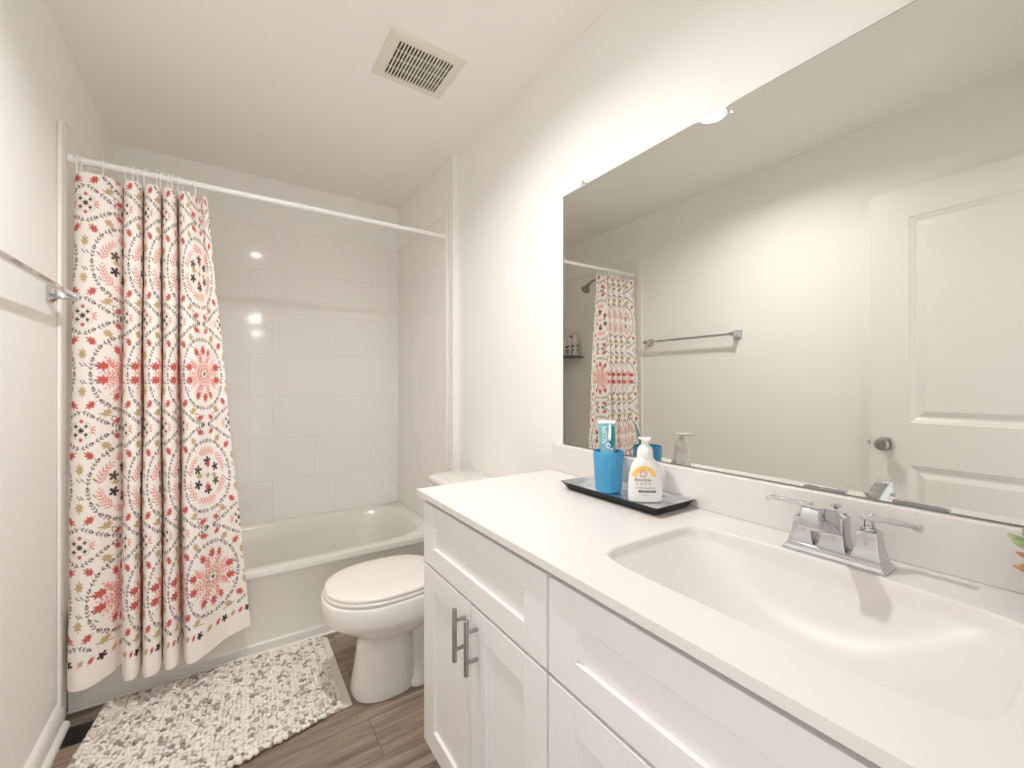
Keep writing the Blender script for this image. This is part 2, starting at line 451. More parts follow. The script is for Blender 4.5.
# ------------------------------------------------------------------ shower rod
ROD_Y, ROD_Z = 2.170, 2.014
t = thing('shower_rod', 'white telescoping shower curtain rod spanning the tub alcove', 'rod', (.26, ROD_Y, ROD_Z))
bm = bmesh.new(); tube(bm, [(XL + .014, ROD_Y, ROD_Z), (.30, ROD_Y, ROD_Z)], .0128, 20); obj('outer_tube', bm, M['rod'], t)
bm = bmesh.new(); tube(bm, [(.29, ROD_Y, ROD_Z), (XA - .012, ROD_Y, ROD_Z)], .0112, 20); obj('inner_tube', bm, M['rod'], t)
bm = bmesh.new(); tube(bm, [(.285, ROD_Y, ROD_Z), (.302, ROD_Y, ROD_Z)], .0137, 20); obj('collar', bm, M['rod'], t)
for xa, xb in ((XL + .0135, XL + .030), (XA - .030, XA - .0125)):
    bm = bmesh.new(); tube(bm, [(xa, ROD_Y, ROD_Z), (xb, ROD_Y, ROD_Z)], .0165, 20); obj('end_cap', bm, M['rod'], t, bevel=.002)

# ------------------------------------------------------------------ curtain: print pattern
class Tile:
    """the repeat of the printed pattern, 1 mm cells, drawn 2x oversampled"""
    def __init__(s, w, h, bgc, ss=2000):
        s.ss = ss; s.w, s.h = w, h; s.W, s.Hh = int(round(w * ss)), int(round(h * ss))
        s.a = np.empty((s.Hh, s.W, 3), np.float32); s.a[:] = bgc
    def poly(s, pts, col):
        p = np.array(pts) * s.ss
        x0, y0 = np.floor(p.min(0)).astype(int); x1, y1 = np.ceil(p.max(0)).astype(int) + 1
        xs, ys = np.meshgrid(np.arange(x0, x1) + .5, np.arange(y0, y1) + .5)
        ins = np.zeros(xs.shape, bool)
        q = np.roll(p, -1, 0)
        for (ax, ay), (bx, by) in zip(p, q):
            if ay == by: continue
            c = (ys < ay) != (ys < by)
            ins ^= c & (xs < (bx - ax) * (ys - ay) / (by - ay) + ax)
        iy, ix = np.nonzero(ins)
        s.a[(iy + y0) % s.Hh, (ix + x0) % s.W] = col
    def line(s, pts, w, col):
        for (ax, ay), (bx, by) in zip(pts, pts[1:]):
            dx, dy = bx - ax, by - ay; L = math.hypot(dx, dy) + 1e-9
            nx, ny = -dy / L * w / 2, dx / L * w / 2; ex, ey = dx / L * w * .3, dy / L * w * .3
            s.poly([(ax + nx - ex, ay + ny - ey), (bx + nx + ex, by + ny + ey), (bx - nx + ex, by - ny + ey), (ax - nx - ex, ay - ny - ey)], col)
    def ell(s, x, y, a, b_, ang, col, n=10):
        c, sn = math.cos(ang), math.sin(ang)
        s.poly([(x + a * math.cos(t) * c - b_ * math.sin(t) * sn, y + a * math.cos(t) * sn + b_ * math.sin(t) * c) for t in [2 * PI * k / n for k in range(n)]], col)
    def oak(s, x, y, L, ang, col):
        """lobed autumn leaf; x, y: leaf centre; ang: direction the tip points"""
        h = [(0, .60), (8, .48), (16, .31), (28, .42), (37, .53), (47, .38), (58, .25), (72, .40), (82, .42), (96, .27), (108, .22), (128, .33), (146, .22), (166, .17)]
        loc = [(R(a), q) for a, q in h] + [(-R(a), q) for a, q in h[:0:-1]]
        c, sn = math.cos(ang), math.sin(ang)
        s.poly([(x + L * (1.15 * q * math.cos(a) * c - .80 * q * math.sin(a) * sn), y + L * (1.15 * q * math.cos(a) * sn + .80 * q * math.sin(a) * c)) for a, q in loc], col)
        s.line([(x - L * .15 * c, y - L * .15 * sn), (x - L * .48 * c, y - L * .48 * sn)], .002, col)
    def star(s, x, y, r, ang, col, k=5, inner=.35):
        N = 8 * k
        s.poly([(x + r * (inner + (1 - inner) * abs(math.cos(k * t / 2)) ** .8) * math.cos(t + ang), y + r * (inner + (1 - inner) * abs(math.cos(k * t / 2)) ** .8) * math.sin(t + ang)) for t in [2 * PI * i / N for i in range(N)]], col)
    def fern(s, x, y, L, ang, col, n=4, bend=0.):
        a = ang; px, py = x, y
        for k in range(n + 1):
            qx, qy = px + L / n * math.cos(a), py + L / n * math.sin(a)
            if k < n: s.line([(px, py), (qx, qy)], .0020, col)
            lf = .36 * L * (1 - .4 * k / n)
            for sg in (-1, 1):
                d = a + sg * .75
                s.ell(px + lf * .55 * math.cos(d), py + lf * .55 * math.sin(d), lf * .60, .0022, d, col, 8)
            px, py = qx, qy; a += bend / n
        s.ell(px + .003 * math.cos(a), py + .003 * math.sin(a), .006, .002, a, col, 8)
    def vine(s, pts, col, step=.0125, lf=.0105):
        P = [np.array(p) for p in pts]
        seg = [np.linalg.norm(b2 - a) for a, b2 in zip(P, P[1:])]; tot = sum(seg); k = 0; d = step * .5
        while d < tot:
            acc = 0
            for (a, b2, L) in zip(P, P[1:], seg):
                if acc + L >= d: break
                acc += L
            u = (b2 - a) / L; q = a + u * (d - acc); an = math.atan2(u[1], u[0])
            if k % 4 == 3: s.star(q[0], q[1], .0058, an, col, 4, .5)
            else:
                for sg in (-1, 1):
                    dd = an + sg * .7
                    s.ell(q[0] + lf * .6 * math.cos(dd), q[1] + lf * .6 * math.sin(dd), lf * .58, .0021, dd, col, 8)
            s.line([q - u * step * .4, q + u * step * .35], .0012, col)
            d += step; k += 1

c3 = lambda r, g, b_: np.array(rgb(r, g, b_)[:3], np.float32)
CL = dict(bg=c3(243, 236, 231), red=c3(200, 98, 90), pink=c3(226, 132, 118), tan=c3(196, 172, 128), dark=c3(66, 44, 48), brown=c3(128, 78, 72), green=c3(176, 172, 134), olive=c3(90, 78, 62))
PW, PH = .31, .82
def make_pattern():
    T = Tile(PW, PH, CL['bg'])
    hw = PW / 2
    for row, kind in ((0, 'A'), (1, 'B')):
        cx, cy = hw, (row + .5) * PH / 2          # wreath centres on column x = hw, medallions on column 0
        ringp = [(cx + .128 * math.cos(a), cy + .140 * math.sin(a)) for a in [2 * PI * k / 40 for k in range(41)]]
        T.vine(ringp[10:31], CL['dark'], .0135); T.vine([ringp[k % 40] for k in range(50, 29, -1)][:21], CL['dark'], .0135)
        if kind == 'A':
            for k in range(6):
                a = 2 * PI * (k + .1) / 6
                T.fern(cx + .090 * math.cos(a), cy + .100 * math.sin(a), .068, a + PI / 2 + .05, CL['pink'], 5, .8)
            for k in range(6):
                a = 2 * PI * (k + .5) / 6
                T.star(cx + .052 * math.cos(a), cy + .058 * math.sin(a), .0195, a, CL['dark'] if k % 3 else CL['olive'], 5, .3)
            for k in range(4):
                a = 2 * PI * k / 4 + .1
                T.oak(cx + .034 * math.cos(a), cy + .040 * math.sin(a), .036, a, CL['red'] if k % 2 else CL['tan'])
            T.star(cx, cy, .012, 0, CL['green'], 6)
        else:
            for k in range(10):
                a = 2 * PI * k / 10
                T.fern(cx + .016 * math.cos(a), cy + .016 * math.sin(a), .060, a, CL['pink'], 4)
            for k in range(8):
                a = 2 * PI * (k + .5) / 8
                T.fern(cx + .05 * math.cos(a), cy + .05 * math.sin(a), .034, a + .5, CL['pink'], 3)
            for sx in (-1, 1):
                for sy in (-1, 1):
                    T.oak(cx + sx * .080, cy + sy * .026, .056, 0 if sx > 0 else PI, CL['red'])
                    T.oak(cx + sx * .036, cy + sy * .082, .042, sy * (PI / 2 - sx * .35), CL['red'])
            for sy in (-1, 1): T.oak(cx, cy + sy * .090, .046, sy * PI / 2, CL['red'])
            for k in range(6):
                a = 2 * PI * (k + .5) / 6
                T.ell(cx + .022 * math.cos(a), cy + .022 * math.sin(a), .008, .003, a, CL['green'])
            T.star(cx, cy, .009, 0, CL['dark'], 5)
        # between the columns at wreath height: upright tan leaves
        T.oak(0, cy - .062, .044, -PI / 2, CL['tan']); T.oak(0, cy + .062, .044, PI / 2, CL['tan'])
        for sx in (-1, 1):
            T.oak(sx * .036, cy - .112, .046, -PI / 2 - sx * 1.0, CL['red'])
            T.oak(sx * .036, cy + .112, .046, PI / 2 + sx * 1.0, CL['red'])
            T.oak(sx * .082, cy - .148, .045, PI / 2 - sx * 1.0, CL['tan'])
            T.oak(sx * .082, cy + .148, .045, -PI / 2 + sx * 1.0, CL['tan'])
            T.oak(sx * .120, cy - .178, .040, PI / 2 - sx * 1.2, CL['red'])
            T.oak(sx * .120, cy + .178, .040, -PI / 2 + sx * 1.2, CL['red'])
            # curls under the wreath
            px = cx + sx * .055
            cur = [(px + sx * .040 - sx * .050 * k / 8, cy + .146 + .014 * (k / 8) ** .8) for k in range(9)]
            cur += [(px - sx * .010 - sx * .009 * math.sin(a), cy + .169 - .009 * math.cos(a)) for a in [k * .7 for k in range(10)]]
            T.line(cur, .0024, CL['brown'])
            for (dx, dy) in ((.098, .062), (.108, -.03), (.066, .112), (.066, -.112), (.150, .030), (.148, -.032), (.108, .028)):
                T.ell(cx + sx * dx, cy + dy, .0052, .0021, .9, CL['dark'], 6); T.ell(cx + sx * dx + .006, cy + dy + .007, .0052, .0021, .4, CL['dark'], 6)
        # medallion between rows on column 0
        mx, my = 0, cy + PH / 4
        for sx in (-1, 1):
            for sy in (-1, 1):
                T.vine([(mx, my + sy * .068), (mx + sx * .045, my + sy * .046), (mx + sx * .09, my + sy * .02), (mx + sx * .148, my)], CL['dark'], .0135)
                T.star(mx + sx * .017, my + sy * .015, .0078, 0, CL['dark'], 4, .4)
                cur = [(mx + sx * (.012 + .022 * math.sin(a)), my + sy * (.028 - .018 * (1 - math.cos(a)) * .7)) for a in [k * .5 for k in range(6)]]
                T.line(cur, .0018, CL['green'])
            for k in (-1, 0, 1): T.ell(mx + sx * .042, my + k * .009, .011, .0028, k * .5 * sx, CL['pink'], 8)
            T.ell(mx, my + sx * .033, .0068, .0068, 0, CL['red'])
        T.star(mx, my, .0115, .3, CL['dark'], 6)
    return T
def build_curtain():
    T = make_pattern()
    # downsample 2 mm -> cells of 1 mm
    A = T.a
    A = (A[0::2, 0::2] + A[1::2, 0::2] + A[0::2, 1::2] + A[1::2, 1::2]) / 4
    A = (A + np.roll(A, 1, 0) + np.roll(A, 1, 1) + np.roll(np.roll(A, 1, 0), 1, 1)) / 4
    # hem border strip, drawn once
    HB = Tile(.105, .12, CL['bg'])
    for k, c in enumerate(('dark', 'tan', 'red')):
        x = .0175 + k * .035
        (HB.star if c == 'dark' else HB.oak)(x, .032, .0155 if c == 'dark' else .030, -.9, CL[c])
    HBa = HB.a; HBa = (HBa[0::2, 0::2] + HBa[1::2, 0::2] + HBa[0::2, 1::2] + HBa[1::2, 1::2]) / 4
    # control columns: top x, y; bottom x, y; cloth coordinate u
    K = [(-.464, 2.178, -.479, 2.150, .000), (-.450, 2.156, -.466, 2.112, .020), (-.425, 2.147, -.438, 2.093, .05), (-.390, 2.150, -.400, 2.104, .10), (-.358, 2.166, -.362, 2.135, .145),
         (-.338, 2.190, -.343, 2.160, .18), (-.331, 2.214, -.333, 2.164, .235),
         (-.328, 2.170, -.325, 2.110, .345), (-.314, 2.146, -.310, 2.072, .375), (-.290, 2.146, -.286, 2.070, .425), (-.278, 2.168, -.277, 2.100, .455),
         (-.274, 2.214, -.272, 2.160, .56),
         (-.269, 2.170, -.268, 2.108, .65), (-.256, 2.146, -.254, 2.056, .68), (-.234, 2.146, -.227, 2.058, .735), (-.222, 2.168, -.214, 2.088, .765),
         (-.219, 2.214, -.211, 2.160, .87),
         (-.214, 2.170, -.207, 2.112, .965), (-.202, 2.146, -.192, 2.064, .99), (-.184, 2.146, -.171, 2.066, 1.035), (-.173, 2.168, -.161, 2.092, 1.065),
         (-.169, 2.212, -.152, 2.162, 1.17),
         (-.163, 2.170, -.143, 2.110, 1.285), (-.152, 2.148, -.128, 2.062, 1.315), (-.128, 2.146, -.088, 2.070, 1.385), (-.108, 2.178, -.040, 2.112, 1.44),
         (-.096, 2.190, -.005, 2.138, 1.49), (-.084, 2.160, .040, 2.150, 1.545), (-.071, 2.170, .083, 2.158, 1.60)]
    K = np.array(K)
    K[:, 0:2] *= .996; K[:, 2:4] *= .985
    n = len(K)
    # Catmull-Rom through the columns, resampled evenly in u
    tt = np.linspace(0, n - 1, 4000)
    i = np.clip(tt.astype(int), 0, n - 2); f = tt - i
    g = lambda j: K[np.clip(j, 0, n - 1)]
    p0, p1, p2, p3 = g(i - 1), g(i), g(i + 1), g(i + 2)
    f = f[:, None]
    C = .5 * (2 * p1 + (p2 - p0) * f + (2 * p0 - 5 * p1 + 4 * p2 - p3) * f ** 2 + (3 * p1 - p0 - 3 * p2 + p3) * f ** 3)
    C[:, 4] = np.maximum.accumulate(C[:, 4])
    STEP = .0026
    U = np.arange(0, 1.60, STEP)
    cols = np.stack([np.interp(U, C[:, 4], C[:, k]) for k in range(4)], 1)
    ZT, ZB = 1.966, .132
    L = ZT - ZB
    V = np.arange(0, L + STEP * .5, STEP)
    s = (V / L)[:, None]
    e = s ** .85
    ys_amp = cols[None, :, 1] * (1 - e) + cols[None, :, 3] * e
    X = cols[None, :, 0] * (1 - s) + cols[None, :, 2] * s
    # soft irregularity of the hang
    X = X + .0025 * np.sin(5.5 * s * PI + U[None] * 9) * s * (1 - s) * 3
    Y = ys_amp + .005 * np.sin(3.1 * s * PI + U[None] * 7) * s * (1 - s) * 3
    # header sags between the hooks, and the hem follows the flare
    back = np.clip((cols[:, 1] - 2.15) / .06, 0, 1)[None]
    Z = ZT - V[:, None] - back * .022 * (1 - s) ** 6
    flare = np.clip((U - 1.36) / .24, 0, 1)[None]
    Z = Z + flare * .040 * s ** 3
    leftup = np.clip((U - .09) / .1, 0, 1)[None] * np.clip((.33 - U) / .1, 0, 1)[None]
    Z = Z + leftup * .018 * s ** 4
    verts = np.stack([X, Y, np.broadcast_to(Z, X.shape)], -1).reshape(-1, 3)
    nv, nu = X.shape
    idx = np.arange(nv * nu).reshape(nv, nu)
    faces = np.stack([idx[:-1, :-1], idx[1:, :-1], idx[1:, 1:], idx[:-1, 1:]], -1).reshape(-1, 4)
    # sample the print; wreath A centre at v = .318, u = .20
    uu = U[None] + 0 * V[:, None]; vv = V[:, None] + 0 * U[None]
    h, w = A.shape[:2]
    px = ((uu - .200 + PW / 2) * 1000) % w; py = ((vv - .318 + PH / 4) * 1000) % h
    ix, iy = px.astype(int) % w, py.astype(int) % h
    fx, fy = (px % 1)[..., None], (py % 1)[..., None]
    c = (A[iy, ix] * (1 - fx) + A[iy, (ix + 1) % w] * fx) * (1 - fy) + (A[(iy + 1) % h, ix] * (1 - fx) + A[(iy + 1) % h, (ix + 1) % w] * fx) * fy
    hb = L - vv < .125
    bx = (uu * 1000).astype(int) % HBa.shape[1]; by = np.clip(((vv - (L - .12)) * 1000).astype(int), 0, HBa.shape[0] - 1)
    c = np.where(hb[..., None], HBa[by, bx], c)
    me = mesh_np('curtain_cloth', verts, faces, c.reshape(-1, 3))
    t = thing('shower_curtain', 'white shower curtain printed with red, tan and brown autumn leaves, drawn aside', 'shower curtain', (-.27, 2.15, 1.97))
    o = finish('cloth', me, M['cloth'], t, angle=180)
build_curtain()
# hooks
first = None
HX = [-.452, -.436, -.388, -.316, -.302, -.285, -.262, -.232, -.212, -.196, -.178, -.158, -.110]
for k, x in enumerate(HX):
    if first is None:
        bm = bmesh.new()
        pts = []
        for a in range(0, 19):
            an = R(200 - a * 15.5)
            pts.append((0, .0185 * math.cos(an), .0185 * math.sin(an)))
        pts = [(0, -.006, -.062), (0, -.014, -.050), (0, -.0175, -.02)] + pts[1:15] + [(0, .012, -.035), (0, .004, -.058), (0, -.004, -.064)]
        tube(bm, pts, .0019, 8)
        o = obj('curtain_hook', bm, M['plastic']); first = o
    else:
        o = first.copy(); COL.objects.link(o)
    o.location = (x, ROD_Y, ROD_Z)
    o.rotation_euler = (0, 0, random.uniform(-.5, .5))
    tag(o, 'white plastic curtain hook looped over the shower rod', 'curtain hook', 'curtain hooks along the shower rod')

# ------------------------------------------------------------------ towel bar on the left wall
TB = 1.497
t = thing('towel_bar', 'chrome towel bar with square posts on the side wall before the curtain', 'towel bar', (XL, 1.70, TB))
bm = bmesh.new(); box(bm, -.4425, -.4285, 1.39, 2.030, TB - .007, TB + .007)
obj('bar', bm, M['chrome'], t, bevel=.002)
for y in (1.39, 2.030):
    bm = bmesh.new()
    sq = lambda x, h, zz=0: [(x, y - h, TB - h + zz), (x, y + h, TB - h + zz), (x, y + h, TB + h + zz), (x, y - h, TB + h + zz)]
    loft(bm, [sq(XL, .026), sq(XL + .006, .026), sq(XL + .010, .020), sq(XL + .022, .0125), sq(XL + .050, .0115), sq(XL + .071, .0125)])
    obj('post', bm, M['chrome'], t, bevel=.0015)

# ------------------------------------------------------------------ shower head, corner shelf with bottles (seen in the mirror)
t = thing('wall_shower', 'small grey shower head on an angled arm above the tub', 'shower head', (XL + .008, 2.60, 2.04))
bm = bmesh.new(); lathe(bm, [(.030, 0), (.030, .004), (.018, .012), (.010, .013)], (XL + .008, 2.535, 2.045), axis=(1, 0, 0), n=24); obj('flange', bm, M['chrome'], t)
bm = bmesh.new(); tube(bm, [(XL + .012, 2.535, 2.045), (XL + .06, 2.535, 2.05), (XL + .10, 2.535, 2.035), (XL + .135, 2.535, 2.005)], .009, 12); obj('arm', bm, M['nickel'], t)
bm = bmesh.new(); lathe(bm, [(.011, 0), (.016, .012), (.018, .03), (.030, .05), (.037, .062), (.037, .070), (.033, .073)], (XL + .130, 2.535, 2.010), axis=(.62, 0, -.78), n=28); obj('head', bm, M['nickel'], t)
t = thing('corner_shelf', 'black glass quarter-round shelf in the far tub corner', 'shelf', (XL + .008, YF - .008, 1.43))
bm = bmesh.new()
arc = [(XL + .0085, YF - .0085)] + [(XL + .0085 + .235 * math.sin(a), YF - .0085 - .235 * math.cos(a)) for a in [k * PI / 2 / 14 for k in range(15)]]
loft(bm, [[(x, y, z) for x, y in arc] for z in (1.424, 1.432)])
obj('shelf_board', bm, M['glassblack'], t, smooth=False)
bm = bmesh.new(); tube(bm, [(XL + .03, YF - .225, 1.441), (XL + .13, YF - .195, 1.441), (XL + .20, YF - .12, 1.441), (XL + .225, YF - .03, 1.441)], .003, 8); obj('guard_rail', bm, M['chrome'], t)
def shelf_bottle(x, y, h, r, cap, capm, bodym, label, pump=False):
    z = 1.4325
    tt = thing('shampoo_bottle', label, 'bottle', (x, y, z), 'bottles on the corner shelf')
    bm = bmesh.new()
    loft(bm, [rrect(x, y, r * .95, r * .62, r * .5, z), rrect(x, y, r, r * .66, r * .55, z + .006), rrect(x, y, r, r * .66, r * .55, z + h * .82), rrect(x, y, r * .75, r * .55, r * .45, z + h * .93), rrect(x, y, r * .4, r * .4, r * .38, z + h)])
    obj('body', bm, bodym, tt)
    bm = bmesh.new(); lathe(bm, [(r * .45, 0), (r * .45, cap), (r * .38, cap + .003)], (x, y, z + h), n=16); obj('cap', bm, capm, tt)
    if pump:
        bm = bmesh.new(); tube(bm, [(x, y, z + h + cap), (x, y, z + h + cap + .03), (x + .01, y - .02, z + h + cap + .034)], .004, 8); obj('pump', bm, capm, tt)
    for zz, hh, w_ in ((.50, .10, .7), (.32, .05, .9), (.22, .02, .8)):
        bm = bmesh.new(); box(bm, x - r * .5 * w_, x + r * .5 * w_, y - r * .665 - .0006, y - r * .66, z + h * zz, z + h * (zz + hh))
        obj('printed_mark', bm, M['ink'], tt, smooth=False)
        bm = bmesh.new(); box(bm, x + r, x + r + .0006, y - r * .3 * w_, y + r * .3 * w_, z + h * zz, z + h * (zz + hh))
        obj('printed_mark', bm, M['ink'], tt, smooth=False)
shelf_bottle(XL + .060, YF - .055, .165, .030, .022, M['plastic'], M['bottle'], 'white pump bottle on the corner shelf, nearest the far wall', True)
shelf_bottle(XL + .050, YF - .118, .17, .026, .018, M['kick'], M['trim'], 'grey-capped slim bottle in the middle of the corner shelf')
shelf_bottle(XL + .045, YF - .180, .175, .029, .014, M['plastic'], M['bottle'], 'white flat-capped bottle on the corner shelf edge nearest the curtain')

# ------------------------------------------------------------------ door leaf open against the left wall (seen in the mirror)
def build_door():
    x0, x1 = XL + .008, XL + .043
    y0, y1, z0, z1 = -.018, .738, .012, 2.078
    t = bpy.data.objects.new('door_1', None); COL.objects.link(t); t.location = (XL + .02, 0, 0); t['kind'] = 'structure'
    st = .138
    P = [(y0 + st, y1 - st, .20, .835), (y0 + st, y1 - st, 1.025, 1.945)]
    bm = bmesh.new()
    for a in ((y0, y0 + st, z0, z1), (y1 - st, y1, z0, z1), (y0 + st, y1 - st, z0, .20), (y0 + st, y1 - st, .835, 1.025), (y0 + st, y1 - st, 1.945, z1)):
        box(bm, x0, x1, *a)
    leaf = obj('leaf', bm, M['trim'], t, smooth=False)
    for (a, b2, c, d) in P:
        bm = bmesh.new()
        q = lambda x, i: [(x, a + i, c + i), (x, b2 - i, c + i), (x, b2 - i, d - i), (x, a + i, d - i)]
        loft(bm, [q(x1, 0), q(x1 - .004, .003), q(x1 - .008, .014), q(x1 - .013, .022), q(x1 - .013, .030), q(x1 - .004, .05), q(x1 - .003, .054)], False, True)
        obj('panel', bm, M['trim'], t, smooth=False)
    ky, kz = y1 - .058, .922
    bm = bmesh.new(); lathe(bm, [(.032, 0), (.032, .004), (.026, .010), (.013, .012), (.012, .032), (.020, .038), (.027, .048), (.027, .060), (.020, .068), (.010, .069), (.009, .067), (0, .067)], (x1, ky, kz), axis=(1, 0, 0), n=32)
    kn = obj('door_knob', bm, M['nickel'], t)
    bm = bmesh.new(); box(bm, x0 + .005, x1 - .005, y1, y1 + .0025, kz - .028, kz + .028); box(bm, x0 + .011, x1 - .011, y1, y1 + .010, kz - .008, kz + .008)
    obj('latch', bm, M['nickel'], t, smooth=False)
build_door()

# ------------------------------------------------------------------ toilet
TY = 1.715
def build_toilet():
    t = thing('toilet', 'white two-piece toilet with closed elongated lid beside the vanity', 'toilet', (.62, TY, 0))
    n = 56
    def egg(xf, xb, hw, z, p=2.25, mid=.46):
        out = []
        xm = xf + (xb - xf) * mid
        for k in range(n):
            a = 2 * PI * k / n
            c, s = math.cos(a), math.sin(a)
            ax = (xm - xf) if c < 0 else (xb - xm)
            pp = 2.0 if c < 0 else p + .7
            out.append((xm + ax * math.copysign(abs(c) ** (2 / pp), c), TY + hw * math.copysign(abs(s) ** (2 / p), s), z))
        return out
    bm = bmesh.new()
    loft(bm, [egg(.398, .64, .108, .001, 2.6), egg(.396, .642, .110, .012, 2.6), egg(.404, .638, .103, .05, 2.6), egg(.414, .634, .096, .11, 2.6), egg(.422, .63, .092, .18, 2.5), egg(.424, .63, .094, .212, 2.4),
              egg(.412, .66, .112, .232, 2.3), egg(.372, .72, .142, .258, 2.3), egg(.338, .77, .162, .280, 2.3), egg(.310, .80, .178, .302, 2.3), egg(.295, .815, .1855, .316, 2.3), egg(.291, .82, .1875, .326, 2.3),
              egg(.290, .82, .188, .385, 2.3), egg(.293, .818, .185, .393, 2.3), egg(.30, .812, .180, .396, 2.3)])
    obj('bowl', bm, M['porcelain'], t, angle=60)
    bm = bmesh.new()
    loft(bm, [rrect(.72, TY, .13, .108, .05, .001), rrect(.72, TY, .13, .108, .05, .022), rrect(.725, TY, .125, .085, .05, .04), rrect(.725, TY, .12, .066, .05, .07), rrect(.735, TY, .125, .062, .05, .14),
              rrect(.75, TY, .13, .075, .05, .20), rrect(.77, TY, .13, .10, .05, .26), rrect(.80, TY, .13, .13, .05, .35), rrect(.80, TY, .13, .13, .05, .395)])
    obj('trapway_base', bm, M['porcelain'], t, angle=60)
    bm = bmesh.new(); loft(bm, [egg(.302, .745, .180, .397), egg(.298, .748, .183, .400), egg(.298, .748, .183, .408), egg(.302, .745, .180, .411)]); obj('seat', bm, M['seat'], t, angle=60)
    bm = bmesh.new(); loft(bm, [egg(.306, .75, .177, .4125), egg(.302, .752, .180, .4145), egg(.302, .752, .180, .422), egg(.305, .75, .177, .427), egg(.318, .74, .165, .4305), egg(.40, .68, .10, .432)]); obj('lid', bm, M['seat'], t, angle=60)
    for sy in (-.07, .07):
        bm = bmesh.new(); loft(bm, [rrect(.765, TY + sy, .016, .02, .008, .396), rrect(.765, TY + sy, .016, .02, .008, .425), rrect(.765, TY + sy, .012, .016, .008, .43)]); obj('hinge', bm, M['seat'], t)
    tx = .925
    bm = bmesh.new(); loft(bm, [rrect(tx, TY, .098, .195, .03, .396), rrect(tx, TY, .102, .200, .03, .41), rrect(tx, TY, .110, .222, .03, .70), rrect(tx, TY, .111, .224, .03, .728)]); obj('tank', bm, M['porcelain'], t, angle=60)
    bm = bmesh.new(); loft(bm, [rrect(tx - .006, TY, .118, .232, .045, .729, 8), rrect(tx - .006, TY, .123, .238, .05, .735, 8), rrect(tx - .006, TY, .123, .238, .05, .752, 8), rrect(tx - .006, TY, .118, .233, .047, .760, 8), rrect(tx - .006, TY, .10, .215, .04, .764, 8)]); obj('tank_lid', bm, M['porcelain'], t, angle=60)
    bm = bmesh.new(); lathe(bm, [(.012, 0), (.012, .008)], (tx - .111, TY + .15, .67), axis=(-1, 0, 0), n=16); box(bm, tx - .128, tx - .119, TY + .085, TY + .16, .663, .677); obj('flush_lever', bm, M['chrome'], t, bevel=.002)
    for sy in (-.088, .088):
        bm = bmesh.new(); lathe(bm, [(.014, 0), (.013, .012), (.006, .017)], (.68, TY + sy, .022), n=16); obj('bolt_cap', bm, M['porcelain'], t)
build_toilet()

# ------------------------------------------------------------------ waste bin half hidden behind the vanity
t = thing('waste_bin', 'small white waste bin with plastic liner between toilet and vanity', 'waste bin', (.715, 1.425, 0))
bm = bmesh.new(); lathe(bm, [(.082, .001), (.088, .004), (.104, .225), (.106, .23), (.100, .228), (.086, .012)], (.715, 1.425, 0), n=36, cap1=True); obj('bin', bm, M['plastic'], t)
bm = bmesh.new()
NL = 72; loops = []
for z, r0, am in ((.12, .116, .005), (.15, .120, .005), (.19, .119, .004), (.225, .114, .003), (.236, .108, .001), (.225, .098, .001), (.10, .088, .002)):
    loops.append([(.715 + (r0 + am * math.sin(9 * a + z * 30) + am * .5 * math.sin(23 * a)) * math.cos(a), 1.425 + (r0 + am * math.sin(9 * a + z * 30) + am * .5 * math.sin(23 * a)) * math.sin(a), z) for a in [2 * PI * k / NL for k in range(NL)]])
loft(bm, loops, False, False)
obj('liner', bm, M['liner'], t)

# ------------------------------------------------------------------ floor register
t = thing('floor_register', 'small black floor vent by the baseboard at the curtain end', 'vent', (-.425, 2.03, 0))
bm = bmesh.new(); box(bm, -.459, -.395, 1.985, 2.085, .0003, .004); obj('frame', bm, M['black'], t, bevel=.001)
bm = bmesh.new()
for k in range(6): box(bm, -.452 + k * .0095, -.448 + k * .0095, 1.993, 2.077, .004, .0052)
obj('slats', bm, M['black'], t, smooth=False)

